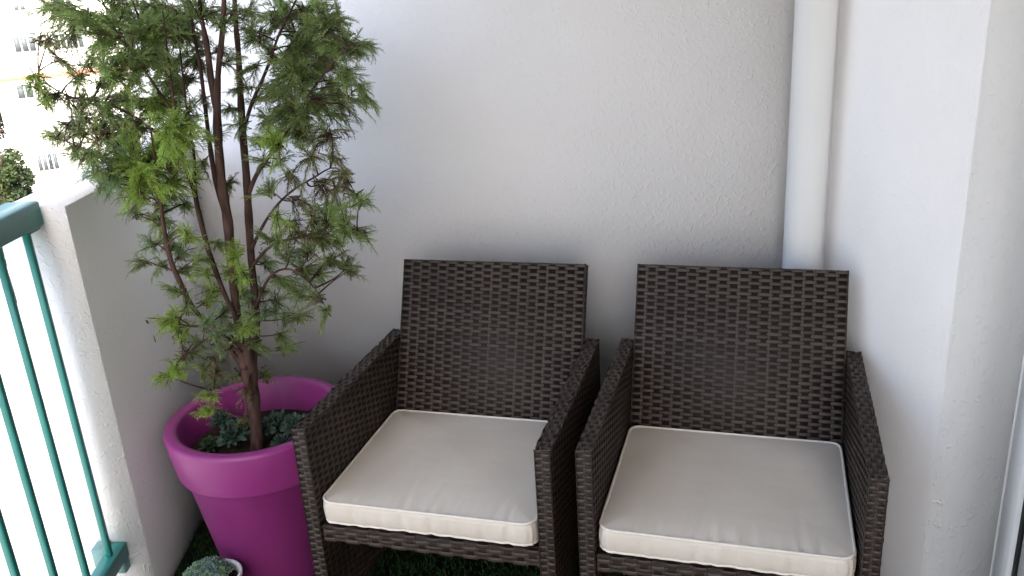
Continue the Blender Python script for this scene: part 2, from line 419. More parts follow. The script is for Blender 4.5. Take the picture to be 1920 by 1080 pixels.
# ------------------------------------------------------------------ woven armchairs
def strand_rows(mb, O, U, Vv, Nn, w, h, p, s, amp=.0023, ph=0, stake=.0042):
    """plain weave over a w x h panel: strands along U, stakes along Vv, relief along Nn"""
    O, U, Vv, Nn = [np.asarray(a, float) for a in (O, U, Vv, Nn)]
    nc = max(2, int(round(w/p))); p = w/nc; nr = max(1, int(round(h/s))); s = h/nr
    seg = 4; nu = nc*seg+1
    u = np.linspace(0, w, nu)
    prof = np.array([[-.48, -.0006], [-.26, .0008], [.26, .0008], [.48, -.0006]])
    for i in range(nr):
        cc = np.cos(math.pi*(u/p-.5) + math.pi*(i+ph)); wave = np.tanh(2.2*cc)/math.tanh(2.2)*amp
        jit = RNG.normal(0, .00025); v0 = (i+.5)*s + RNG.normal(0, .0003)
        sag = .0004*np.sin(u*17+i*1.3)
        P = []
        for (a, bz) in prof:
            P.append(O + np.outer(u, U) + np.outer(v0+a*s+sag, Vv) + np.outer(wave+bz+jit, Nn))
        P = np.stack(P, 1).reshape(-1, 3)
        base = np.arange(nu-1)[:, None]*4 + np.arange(3)[None, :]
        b0 = base.ravel(); Q = np.stack([b0, b0+4, b0+5, b0+1], 1)
        mb.add(P, Q)
    for k in range(nc+1):
        uc = min(max(k*p, stake/2), w-stake/2); hw = stake/2
        P = []
        for v in (0, h):
            for (a, bz) in ((-hw, -.0002), (-hw*.5, .0012), (hw*.5, .0012), (hw, -.0002)):
                P.append(O + U*(uc+a) + Vv*v + Nn*bz)
        Q = [[j, j+1, j+5, j+4] for j in range(3)]
        mb.add(P, Q)

CW, CD, AT, AZ = .60, .5935, .0386, .5755       # overall width, depth, arm thickness, arm height
BZ1, BY1, BZ0 = .7725, .6325, .275              # back: top edge, bottom
def back_y(z): return .475 + (z-.40)*(BY1-.475)/(BZ1-.40)
SEAT_Z, RAIL_Z0, RAIL_Z1 = .318, .278, .321
ins = .0042
X3, Y3, Z3 = np.eye(3)
def chair_meshes():
    out = []
    P, S = .0255, .0088
    # the two side panels
    for side in (0, 1):
        x0, x1 = (0, AT) if side == 0 else (CW-AT, CW)
        c = MB(); c.bbox(x0+ins, x1-ins, ins, CD-ins, .03, AZ-ins, .004)
        wv = MB(); zb = .03
        strand_rows(wv, (x0+.0035, CD, zb), -Y3, Z3, -X3, CD, AZ-zb, P, S)
        strand_rows(wv, (x1-.0035, 0, zb), Y3, Z3, X3, CD, AZ-zb, P, S)
        strand_rows(wv, (x0+.0015, .0035, zb), X3, Z3, -Y3, AT-.003, AZ-zb, AT/2, S*.95)
        strand_rows(wv, (x1-.0015, CD-.0035, zb), -X3, Z3, Y3, AT-.003, AZ-zb, AT/2, S)
        strand_rows(wv, (x1-.001, .001, AZ-.0035), Y3, -X3, Z3, CD-.002, AT-.002, .020, AT/4)
        legs = [(x0+.004, .004), (x0+.004, CD-.034)]
        out.append(('armrest', c, wv, legs))
    # backrest
    def bp(y, z): return np.array([0, y, z])
    dz = BZ1-BZ0; dy = back_y(BZ1)-back_y(BZ0); Lb = math.hypot(dz, dy); Vb = np.array([0, dy/Lb, dz/Lb]); Nb = np.array([0, -dz/Lb, dy/Lb])
    th = .040; xa, xb = AT+.001, CW-AT-.001
    Of = np.array([xa, back_y(BZ0), BZ0])
    c = MB(); e = ins
    A = [Of + X3*e - Nb*e, Of + X3*(xb-xa-e) - Nb*e, Of + X3*(xb-xa-e) - Nb*(th-e), Of + X3*e - Nb*(th-e)]
    B = [a + Vb*(Lb-e) for a in A]; c.hexa(A+B)
    wv = MB()
    strand_rows(wv, Of - Nb*.0035, X3, Vb, Nb, xb-xa, Lb, P, S*1.02)
    strand_rows(wv, Of + X3*(xb-xa) - Nb*(th-.0035), -X3, Vb, -Nb, xb-xa, Lb, P, S*1.02)
    strand_rows(wv, Of + Vb*(Lb-.0035) , X3, -Nb, Vb, xb-xa, th, P, th/4)
    strand_rows(wv, Of + X3*.0035 - Nb*th, Nb, Vb, -X3, th, Lb, th/2, S)
    strand_rows(wv, Of + X3*(xb-xa-.0035), -Nb, Vb, X3, th, Lb, th/2, S)
    out.append(('backrest', c, wv, []))
    # seat with front rail
    c = MB(); c.bbox(AT+.003, CW-AT-.003, .056, .466, SEAT_Z-.03, RAIL_Z1+.0105, .003)
    c.bbox(AT+.003, CW-AT-.003, .005+ins, .048, RAIL_Z0+ins, RAIL_Z1-ins, .004)
    wv = MB(); w_ = CW-2*AT-.002
    strand_rows(wv, (AT+.001, .0085, RAIL_Z0), X3, Z3, -Y3, w_, RAIL_Z1-RAIL_Z0, .029, (RAIL_Z1-RAIL_Z0)/4, amp=.0022)
    strand_rows(wv, (AT+.001, .008, RAIL_Z1-.0035), X3, Y3, Z3, w_, .045, .029, .010)
    strand_rows(wv, (AT+.001, .053, RAIL_Z0+.0035), X3, -Y3, -Z3, w_, .045, .029, .010)
    out.append(('seat', c, wv, []))
    return out
cm = chair_meshes()
cm_me = []
for (nm, c, wv, legs) in cm:
    a = c.mesh(nm+'_core'); a.materials.append(M['core'])
    b = wv.mesh(nm+'_weave'); b.materials.append(M['wicker'])
    cm_me.append((nm, a, b, legs))
leg_mb = MB(); leg_mb.bbox(0, .030, 0, .030, .0, .0295, .003); leg_me = leg_mb.mesh('leg'); leg_me.materials.append(M['core'])
FLZ = .013
CHAIRS = [((-.4931, 1.714, FLZ), -.3023, 'brown wicker armchair standing beside the magenta planter', 'cream seat cushion on the armchair beside the magenta planter'),
          ((.1274, 1.5345, FLZ), -.3179, 'brown wicker armchair standing beside the house wall and downpipe', 'cream seat cushion on the armchair beside the house wall')]

# cushion
def cushion_mesh(seed):
    rg = np.random.default_rng(seed)
    w, d, h, rc = .508, .452, .056, .028
    nx, ny = 90, 80
    creases = [(rg.uniform(.08, .92)*w, rg.uniform(.0014, .0036), rg.uniform(.0030, .0065), rg.uniform(.012, .034), rg.uniform(-.15, .15)) for _ in range(30)]
    creases += [(w*x, rg.uniform(.0035, .0065), .006, rg.uniform(.03, .055), rg.uniform(-.12, .22)) for x in (.40, .46, .53, .62, .81)]
    def outline(u, v):           # square [0,1]^2 to a rounded rectangle
        x = u*w; yv = v*d
        cx = min(max(x, rc), w-rc); cy = min(max(yv, rc), d-rc)
        dx, dy = x-cx, yv-cy
        if dx and dy:
            L = math.hypot(dx, dy); mx = max(abs(dx), abs(dy)); s = mx/L; return cx+dx*s, cy+dy*s
        return x, yv
    su = .5-.5*np.cos(np.linspace(0, math.pi, nx+1)); su = .5*su+.5*np.linspace(0, 1, nx+1); sv = .5-.5*np.cos(np.linspace(0, math.pi, ny+1)); sv = .5*sv+.5*np.linspace(0, 1, ny+1)
    def top_z(x, yv):
        e = min(x, w-x, yv, d-yv); f = 1-math.exp(-e/.05)
        z = h + .009*f
        z += (.0038*math.sin(9*x+2+seed)*math.sin(11*yv+seed*2)+.0022*math.sin(19*x+seed)*math.cos(15*yv-seed))*f
        for (cx, a, s, ln, sl) in creases:
            xx = x - cx - sl*yv
            z -= a*math.exp(-(xx/s)**2)*math.exp(-max(0, yv-.004)/ln)*(1-math.exp(-yv/.006))
            z += .55*a*math.exp(-((xx-2*s)/(1.4*s))**2)*math.exp(-yv/ln)*(1-math.exp(-yv/.006))
        return z
    V = []; Q = []
    for j in range(ny+1):
        for i in range(nx+1):
            x, yv = outline(su[i], sv[j]); V.append([x, yv, top_z(x, yv)])
    for j in range(ny):
        for i in range(nx):
            a = j*(nx+1)+i; Q.append([a, a+1, a+nx+2, a+nx+1])
    # ring of border indices
    ring = [i for i in range(nx+1)] + [j*(nx+1)+nx for j in range(1, ny+1)] + [ny*(nx+1)+i for i in range(nx-1, -1, -1)] + [j*(nx+1) for j in range(ny-1, 0, -1)]
    prev = ring; cen = np.array([w/2, d/2])
    for k, (zz, out) in enumerate(((.78, .0035), (.5, .005), (.22, .0035), (0.0, 0.0), )):
        cur = []
        for idx, r in enumerate(ring):
            x, yv, _ = V[r]; dirv = np.array([x, yv])-cen
            nx_ = np.array([np.sign(dirv[0])*(abs(dirv[0]) > w/2-rc), np.sign(dirv[1])*(abs(dirv[1]) > d/2-rc)], float)
            ln = np.linalg.norm(nx_); nx_ = nx_/ln if ln else nx_
            wr = .0012*math.sin(idx*.9+seed)*math.sin(idx*.23)
            if yv < .004:
                for (cx, a, s, l_, sl) in creases: wr -= .35*a*math.exp(-((x-cx)/(1.3*s))**2)
            V.append([x+nx_[0]*(out+wr), yv+nx_[1]*(out+wr), h*zz]); cur.append(len(V)-1)
        n = len(ring)
        for i in range(n): Q.append([prev[i], cur[i], cur[(i+1) % n], prev[(i+1) % n]])
        prev = cur
    c = len(V); V.append([w/2, d/2, -.0]); n = len(prev)
    T3 = [[prev[(i+1) % n], prev[i], c] for i in range(n)]
    me = mesh_np('cover', V, [np.array(Q), np.array(T3)], smooth=True)
    pts = np.array([V[r] for r in ring])
    # bottom piping path, from the last ring
    pb = np.array([V[i] for i in prev])
    return me, pts, pb

def closed_tube(mb, P, r, n=6):
    P = np.asarray(P); m_ = len(P); Tn = np.roll(P, -1, 0)-np.roll(P, 1, 0); Tn /= np.linalg.norm(Tn, axis=1)[:, None]+1e-12
    V = []
    for i in range(m_):
        u = np.array([0, 0, 1.0]); u -= Tn[i]*(u @ Tn[i]); u /= np.linalg.norm(u); w = np.cross(Tn[i], u)
        for k in range(n):
            t_ = 2*math.pi*k/n; V.append(P[i]+r*(u*math.cos(t_)+w*math.sin(t_)))
    Q = [[i*n+k, i*n+(k+1) % n, ((i+1) % m_)*n+(k+1) % n, ((i+1) % m_)*n+k] for i in range(m_) for k in range(n)]
    mb.add(V, Q)

for ci, (loc, th, lab, clab) in enumerate(CHAIRS):
    ch = empty('wicker_armchair', loc, th, lab, 'armchair', 'pair of wicker armchairs against the end wall')
    for (nm, a, b, legs) in cm_me:
        p = link(nm, a, parent=ch)
        w = link('woven_strands', b, parent=p); w['kind'] = 'stuff'
        for (lx, ly) in legs:
            l = link('leg', leg_me, parent=ch); l.location = (lx, ly, 0.0)
    me, pt, pb = cushion_mesh(3+ci*5)
    ca, sa_ = math.cos(th), math.sin(th); ox, oy = .0455, .004
    base = (loc[0]+ca*ox-sa_*oy, loc[1]+sa_*ox+ca*oy, FLZ+RAIL_Z1+.0115)
    cu = empty('seat_cushion', base, th, clab, 'cushion', 'seat cushions on the wicker armchairs')
    link('cover', me, M['fabric'], cu)
    for pp, dz in ((pt, 0.0), (pb, .003)):
        t = MB(); closed_tube(t, pp+np.array([0, 0, dz]), .0034); t.build('piping', M['piping'], cu, smooth=True)

# ------------------------------------------------------------------ the planter, its plants and the tree
PC = np.array([-.668, 2.041, 0.0]); PZ = .47-FLZ
pl = MB(); n_ = 96
r1 = .233
prof = [(.0, .0), (.142, .0), (.147, .004), (.201, PZ-.128), (.204, PZ-.125), (.217, PZ-.122), (.2190, PZ-.117), (r1, PZ-.010), (r1-.002, PZ-.003), (r1-.009, PZ),
        (r1-.024, PZ), (r1-.031, PZ-.003), (r1-.034, PZ-.010), (.188, PZ-.115), (.183, PZ-.14), (.178, PZ-.16)]
planter = empty('planter', (PC[0], PC[1], FLZ), label='large tapered magenta plastic planter holding the conifer', cat='planter')
pl.lathe(prof, n_); pl.build('pot_body', M['pot'], planter, smooth=True)
so = MB(); rr = [.0, .05, .09, .13, .165, .186]; SOILZ = PZ-.088
V = [[0, 0, SOILZ+.012]]; Q = []; T3 = []
for i, r in enumerate(rr[1:]):
    for k in range(40):
        a = 2*math.pi*k/40; V.append([r*math.cos(a), r*math.sin(a), SOILZ+.012*(1-r/.19)+RNG.normal(0, .003)*(i < 4)])
for k in range(40): T3.append([0, 1+k, 1+(k+1) % 40])
for i in range(len(rr)-2):
    for k in range(40): Q.append([1+i*40+k, 1+(i+1)*40+k, 1+(i+1)*40+(k+1) % 40, 1+i*40+(k+1) % 40])
so.add(V, Q, T3); so.build('soil', M['soil'], planter, smooth=True)

def fleshy_leaf(L, W, Th, lift):
    """pointed fleshy leaf along +x, curling up: rings of 6"""
    ts = [0, .25, .55, .8, .95, 1.0]; ws = [.45, .8, 1.0, .75, .3, .02]
    V = []
    for t_, w in zip(ts, ws):
        x = L*t_*math.cos(lift*t_); z = L*t_*math.sin(lift*(.6+.6*t_))
        for k in range(6):
            a = 2*math.pi*k/6; V.append([x, W*.5*w*math.cos(a), z+Th*.5*w*math.sin(a)])
    Q = [[i*6+k, i*6+(k+1) % 6, (i+1)*6+(k+1) % 6, (i+1)*6+k] for i in range(5) for k in range(6)]
    return np.array(V), np.array(Q)
def rosette(mb, cols, c, axis, R, rings, col0, col1, pointy=.42, seed=0):
    rg = np.random.default_rng(seed)
    axis = np.array(axis, float); axis /= np.linalg.norm(axis)
    u = np.cross(axis, [0, 1, .1]); u /= np.linalg.norm(u); w = np.cross(axis, u)
    ang = rg.uniform(0, 6)
    for j in range(rings):
        f = j/(max(1, rings-1)); nl = 8 if j < rings-1 else 5
        for k in range(nl):
            ang += 2.39996; lf = .15 + 1.15*f + rg.normal(0, .08); L = R*(1-.55*f)*rg.uniform(.9, 1.1)
            V, Q = fleshy_leaf(L, L*pointy, L*.22, lf)
            ca, sa2 = math.cos(ang), math.sin(ang)
            X = V[:, 0]*ca - V[:, 1]*sa2; Yv = V[:, 0]*sa2 + V[:, 1]*ca; Z = V[:, 2] + R*.12*f
            P = np.array(c) + np.outer(X, u) + np.outer(Yv, w) + np.outer(Z, axis)
            mb.add(P, Q)
            t_ = np.repeat(np.linspace(0, 1, 6), 6)[:, None]
            cc = np.array(col0)*(1-t_) + np.array(col1)*t_
            cols.append(cc*rg.uniform(.82, 1.15))
def plant(name, loc, parts, label, group, cat='succulent'):
    e = empty(name, loc, 0, label, cat, group)
    for (c, ax, R, rg_, c0, c1, pt_, sd) in parts:
        mb = MB(); cols = []; rosette(mb, cols, c, ax, R, rg_, c0, c1, pt_, sd)
        me = mb.mesh('rosette', True, np.concatenate(cols)); link('rosette', me, M['succ'], e)
    return e
G0, G1 = (.022, .046, .019), (.046, .084, .038)  # succulent greens darkened: the planter's deep shade is put into the colour
B0, B1 = (.023, .045, .030), (.050, .090, .062)
# (pixel, height above soil, radius)
SU = [((445, 812), .038, .050, 'blue green succulent rosette against the front of the conifer trunk'),
      ((415, 790), .030, .040, 'small succulent rosette half hidden behind the drooping conifer sprays'),
      ((520, 795), .040, .046, 'succulent rosette on the soil behind the conifer trunk'),
      ((555, 800), .036, .046, 'succulent rosette on the soil next to the wicker armrest'),
      ((395, 835), .010, .036, 'low green succulent creeping at the inner rim of the planter'),
      ((530, 830), .015, .034, 'little succulent at the planter rim between trunk and armrest')]
for i, (px, hh, R, lab) in enumerate(SU):
    z = FLZ+SOILZ+.010
    p = onz(px, z+hh)
    d = p[:2]-PC[:2]; L = np.linalg.norm(d)
    if L > .165-R*.3: p[:2] = PC[:2] + d/L*(.165-R*.3)
    rg = np.random.default_rng(40+i); parts = []
    nst = 3 if R > .04 else 2
    for k in range(nst):
        off = rg.normal(0, .014, 2) if k else np.zeros(2)
        c = (off[0], off[1], hh*rg.uniform(.7, 1.05)); parts.append((c, (off[0]*12, off[1]*12-.25, 1.0), R*(1 if k == 0 else .72), 4, G0 if i in (4,) else B0, G1 if i in (4,) else B1, .40, 60+i*7+k))
    pe = plant('succulent', (p[0], p[1], z), parts, lab, 'succulents planted around the conifer')
    st = MB(); st.tube([[0, 0, -.02], [0, 0, hh*.6], [0, 0, hh]], [.005, .004, .003], 6); st.build('stem', M['bark'], pe, smooth=True)

# small pot with a mound of rosettes
sp = np.array([-.768, 1.818, FLZ]); SR = .066; SH = .124
pot2 = empty('flower_pot', sp, label='small round pale ceramic pot in front of the magenta planter', cat='pot')
q = MB(); q.lathe([(0, 0), (.042, 0), (.045, .003), (SR-.004, SH-.012), (SR, SH-.010), (SR, SH-.002), (SR-.002, SH), (SR-.007, SH), (SR-.009, SH-.004), (SR-.012, SH-.03)], 48)
q.build('pot_body', M['ceramic'], pot2, smooth=True)
q = MB(); q.lathe([(.0, SH-.018), (.03, SH-.018), (SR-.0105, SH-.022)], 32); q.build('soil', M['soil'], pot2, smooth=True)
parts = []; rg = np.random.default_rng(11); k = 0
for i in range(34):
    r = .060*math.sqrt((i+.5)/34); a = i*2.39996; x, yv = r*math.cos(a)-.018, r*math.sin(a)-.006
    z = .040*(1-(r/.066)**2)+.006
    ax = (x*13+.2, yv*13, 1.0); parts.append(((x, yv, z), ax, .0165*rg.uniform(.85, 1.2), 4, (.085, .15, .075) if rg.random() < .35 else (.075, .13, .11), (.20, .31, .19) if rg.random() < .3 else (.19, .30, .25), .62, 200+i))
plant('succulent', (sp[0], sp[1], FLZ+SH-.015), parts, 'mound of pale blue green succulent rosettes in the small ceramic pot', 'succulent in the small pot')

# ---- the conifer
TY = float(onz((481, 842), FLZ+SOILZ+.01)[1])
def S3(pts, y0, y1=None):
    """a stem traced as (px, py, width px): its depth runs from y0 to y1"""
    y1 = y0 if y1 is None else y1; P = []; R = []
    for i, (a, b, w) in enumerate(pts):
        y = y0+(y1-y0)*i/(len(pts)-1); p = ony((a, b), y); P.append(p); R.append(w*.40*np.linalg.norm(p-CAM)/FPX)
    P = np.array(P); R = np.array(R)
    # refine with a smooth curve
    n = len(P); t0 = np.arange(n); t1 = np.linspace(0, n-1, (n-1)*4+1)
    def cr(A):
        out = []
        for t in t1:
            i = min(int(t), n-2); f = t-i
            a, b, c, d = A[max(i-1, 0)], A[i], A[i+1], A[min(i+2, n-1)]
            out.append(.5*((2*b)+(-a+c)*f+(2*a-5*b+4*c-d)*f*f+(-a+3*b-3*c+d)*f**3))
        return np.array(out)
    return cr(P), np.maximum(cr(R), .0006)
trunk_base = ony((480, 838), TY)
STEMS = [
 S3([(484, 856, 34), (481, 810, 27), (476, 755, 28), (468, 700, 36), (464, 668, 40), (462, 640, 38)], TY, TY),
 S3([(468, 690, 28), (476, 640, 24), (480, 600, 20), (476, 540, 17), (470, 470, 17), (466, 400, 18), (462, 330, 17), (456, 260, 17), (451, 180, 15), (447, 100, 13), (441, 30, 11), (438, -70, 9), (430, -200, 4)], TY, TY+.10),
 S3([(460, 690, 26), (450, 640, 20), (444, 590, 19), (438, 530, 19), (432, 470, 21), (427, 415, 23), (417, 350, 20), (411, 290, 20), (407, 215, 19), (409, 140, 13), (417, 60, 12), (420, 0, 11), (421, -80, 9), (424, -220, 3)], TY-.01, TY-.02),
 S3([(428, 420, 13), (407, 350, 12), (396, 290, 11), (387, 220, 9), (376, 130, 8), (360, 40, 6), (350, -60, 4)], TY, TY+.06),
 S3([(407, 215, 14), (396, 150, 15), (387, 80, 12), (376, 20, 9), (370, -80, 6)], TY-.02, TY+.04),
 S3([(458, 690, 15), (432, 655, 11), (416, 625, 10), (392, 605, 9), (364, 580, 10), (338, 530, 11), (320, 488, 11), (308, 430, 9), (300, 370, 7), (290, 300, 5), (280, 220, 3)], TY-.01, TY-.14),
 S3([(446, 600, 11), (425, 560, 11), (405, 510, 12), (388, 460, 12), (373, 400, 12), (362, 355, 9), (344, 300, 8), (330, 220, 6), (318, 130, 5), (305, 20, 3)], TY-.02, TY-.10),
 S3([(375, 405, 8), (366, 350, 7), (364, 290, 6), (352, 220, 5), (340, 120, 4), (330, 20, 3)], TY-.06, TY+.02),
 S3([(470, 470, 10), (492, 425, 7), (515, 390, 6), (545, 360, 5), (585, 335, 4), (630, 315, 3), (665, 360, 2)], TY+.02, TY-.06),
 S3([(464, 370, 11), (480, 330, 10), (510, 285, 8), (545, 235, 6), (585, 170, 5), (630, 110, 4), (670, 80, 3)], TY+.04, TY+.02),
 S3([(455, 255, 10), (470, 200, 8), (500, 130, 7), (525, 60, 5), (560, -10, 4), (590, -90, 3)], TY+.05, TY+.12),
 S3([(472, 500, 8), (510, 460, 6), (560, 445, 5), (610, 435, 4), (670, 435, 2)], TY+.01, TY-.08),
 S3([(478, 580, 8), (505, 520, 6), (545, 505, 5), (590, 540, 3), (612, 580, 2)], TY, TY-.05),
 S3([(345, 300, 8), (300, 255, 7), (245, 215, 6), (195, 193, 5), (140, 184, 4), (95, 162, 3), (72, 135, 2)], TY-.08, TY-.05),
 S3([(330, 220, 7), (290, 160, 6), (240, 90, 5), (190, 40, 4), (130, 5, 3)], TY-.06, TY+.05),
 S3([(318, 150, 6), (285, 90, 5), (255, 20, 4), (230, -50, 3)], TY-.06, TY+.0),
 S3([(300, 370, 6), (260, 330, 5), (210, 300, 4), (150, 275, 3), (105, 258, 2)], TY-.12, TY-.06),
 S3([(452, 660, 9), (420, 630, 6), (380, 640, 5), (350, 665, 4), (325, 695, 3)], TY-.02, TY-.10),
 S3([(392, 606, 6), (365, 612, 5), (335, 608, 3)], TY-.05, TY-.10),
 S3([(448, 655, 5), (415, 660, 4), (402, 700, 3), (398, 760, 2)], TY-.03, TY-.08),
 S3([(470, 700, 5), (463, 735, 3), (460, 790, 2)], TY-.02, TY-.05),
]
tk = MB()
for P, R in STEMS:
    n = 10 if R.max() > .008 else 6
    wob = 1+.04*np.sin(np.arange(len(R))*1.7)+RNG.normal(0, .035, len(R))
    tk.tube(P, R*wob, n)
# snags: broken stubs on the lower trunk
for (px, dx, dz, L) in (((440, 458), -.010, .006, .016), ((490, 690), .014, .006, .02), ((484, 640), .012, .004, .016), ((446, 640), -.01, .01, .018), ((322, 480), -.01, .01, .015), ((484, 665), .012, -.002, .015)):
    a = ony(px, TY-.004); tk.tube([a, a+np.array([dx, -.004, dz])*.6, a+np.array([dx, -.006, dz*1.8])], [.0032, .0026, .0012], 5)
ALLP = np.concatenate([p for p, r in STEMS]); ALLR = np.concatenate([r for p, r in STEMS])

# foliage clumps: (px, py, radius px, kind)   b bright, m middle, d dark, s sparse brown tipped, u blue green, y straw
CL = """110 10 28 m;160 22 32 m;212 12 32 m;128 62 18 s;95 66 14 s;75 68 10 s;200 66 36 m;172 108 26 m;150 140 22 m;64 140 13 b;68 160 15 b;82 182 14 b;128 192 22 s;178 186 26 d;214 130 38 m;
250 100 42 d;232 178 36 m;160 215 26 s;112 252 20 m;98 248 12 m;140 270 26 m;170 288 30 m;178 322 24 m;200 250 34 s;220 300 36 u;250 230 40 m;265 312 38 b;280 60 42 m;300 16 42 m;340 26 40 d;380 10 34 d;
310 110 42 m;340 150 36 d;300 182 42 b;322 240 40 b;290 282 42 b;352 205 26 d;370 100 30 d;300 350 32 m;262 362 26 d;248 390 18 d;300 408 24 b;312 440 20 m;282 452 20 u;262 488 10 m;300 490 13 m;
352 440 18 b;346 500 16 m;362 330 18 d;380 300 16 d;420 40 22 d;430 110 14 d;340 60 34 d;255 40 36 m;230 250 30 s;205 200 26 m;188 150 24 m;240 330 26 b;325 300 26 d;345 260 20 d;
470 60 30 d;520 20 40 m;562 62 46 d;602 30 40 m;642 70 38 m;672 92 20 m;686 78 12 m;600 112 44 d;650 132 28 m;676 160 12 m;550 130 40 d;510 100 26 d;478 120 20 d;592 180 40 m;640 190 26 s;664 180 14 m;690 182 6 m;
540 192 40 d;562 240 40 m;612 240 34 s;520 262 30 b;500 222 24 m;580 290 30 s;622 290 20 s;540 320 22 s;600 342 28 y;562 372 28 y;642 320 14 s;664 366 10 m;676 372 8 m;612 402 34 m;652 420 30 m;682 436 12 m;
600 440 30 d;560 430 26 s;622 480 24 d;648 492 18 d;660 505 8 d;520 402 15 b;498 440 14 m;540 470 26 d;570 500 28 d;530 520 26 m;500 490 20 u;590 552 20 m;612 582 9 m;560 552 20 m;520 562 20 u;540 592 11 m;528 625 6 m;536 650 5 m;
440 478 20 b;428 504 18 b;400 540 20 m;452 540 24 u;472 560 20 m;420 582 22 u;390 560 18 b;386 510 13 b;462 612 14 b;402 622 18 u;384 602 15 u;330 606 24 b;318 592 14 b;340 625 12 b;330 690 22 b;306 700 16 b;345 668 15 d;362 655 10 d;402 668 10 s;
396 738 12 b;388 766 8 b;402 712 8 u;464 728 9 y;459 782 6 s;496 700 7 d;440 20 22 d;455 160 14 d;470 20 22 d;485 180 20 d;510 170 24 d;620 150 30 m;570 210 30 d;630 210 20 m;575 20 34 m;545 95 34 d;410 90 12 d;
90 10 16 m;140 35 22 m;185 85 22 m;120 110 8 s;155 180 14 s;105 175 14 m;190 225 22 m;130 230 14 s;155 245 18 m;225 270 24 m;210 330 20 u;190 345 10 u;
330 330 24 b;350 380 20 m;325 455 20 m;340 470 16 u;372 480 14 m;300 380 22 m;330 540 14 m;410 450 12 m;455 510 18 b;470 590 18 u;430 610 18 m;440 640 14 u;415 640 16 u;370 640 12 m;490 540 18 m;480 640 8 m;
500 350 18 m;490 300 16 m;520 440 18 m;545 410 20 s;580 460 22 m;600 510 18 m;500 580 14 u;560 590 12 m;430 340 10 d;395 250 14 m;380 180 16 d;450 230 14 m;430 200 10 d;350 570 10 m;405 690 8 s;380 690 8 m;450 700 7 s;
625 350 14 s;650 340 10 s;635 450 18 m;585 400 18 s;530 300 18 m;480 260 16 m"""
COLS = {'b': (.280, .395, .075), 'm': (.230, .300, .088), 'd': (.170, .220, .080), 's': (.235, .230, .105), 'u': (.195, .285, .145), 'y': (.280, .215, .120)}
def spray_template(seed, tuft=False):
    """a flat feathery spray along +x, length 1: strips (tri pairs) with twig taper; returns V, Q, t (0 base..1 tip)"""
    rg = np.random.default_rng(seed); V = []; Q = []; Tt = []
    def strip(a, b, w0, w1, t0, t1, nrm):
        a, b = np.array(a), np.array(b); d = b-a; s = np.cross(d, nrm); L = np.linalg.norm(s); s = 2.0*s/L if L > 1e-9 else np.array([0, 2.0, 0])
        n = len(V); V.extend([a-s*w0, a+s*w0, b+s*w1, b-s*w1]); Q.append([n, n+1, n+2, n+3]); Tt.extend([t0, t0, t1, t1])
    bend = rg.normal(0, .20, 2)
    def axis(t): return np.array([t, bend[0]*t*t, bend[1]*t*t-.30*t*t])
    for k in range(5): strip(axis(k/5), axis((k+1)/5), .014*(1-k*.15), .014*(1-(k+1)*.15), k/5*.5, (k+1)/5*.5, rg.normal(size=3))
    nb = 12
    for k in range(nb):
        t = .06+.90*k/nb; side = 1 if k % 2 else -1
        Lb = (.46*(1-.66*t) if not tuft else .40*(1-.5*t))*rg.uniform(.65, 1.2)
        el = rg.normal(0, .28 if not tuft else .6); an = rg.uniform(.42, .72)
        d = np.array([math.cos(an), side*math.sin(an)*math.cos(el), math.sin(an)*math.sin(el)]); o = axis(t)
        cv = rg.normal(0, .26, 3)+np.array([0, 0, -.15]); mid = o+d*Lb*.5; end = o+(d+cv*.6)*Lb
        nr = rg.normal(size=3)
        strip(o, mid, .0105, .009, .2+.3*t, .5+.2*t, nr); strip(mid, end, .009, .003, .5+.2*t, .8+.2*t, nr)
        nt_ = 4
        for j in range(nt_):
            f = .22+.72*j/nt_; oo = o+(mid-o)*min(1, 2*f) if f < .5 else mid+(end-mid)*(2*f-1)
            s2 = 1 if j % 2 else -1; pv = np.cross(d, [0, 0, 1.0])+rg.normal(0, .45, 3); pv /= np.linalg.norm(pv)
            d2 = d*rg.uniform(.8, 1.1)+pv*s2*.55; d2 /= np.linalg.norm(d2); L2 = Lb*(.34*(1-.45*f) if not tuft else .30)*rg.uniform(.7, 1.25)
            strip(oo, oo+d2*L2, .0085, .002, .55, 1.0, rg.normal(size=3))
    return np.array(V), np.array(Q), np.array(Tt)
TPL = [spray_template(900+i) for i in range(7)]; TPT = [spray_template(950+i, True) for i in range(5)]
FV, FQ, FC = [], [], []; fn = 0
twigs = MB()
def wall_limit(x): return wall_y(x)-.05
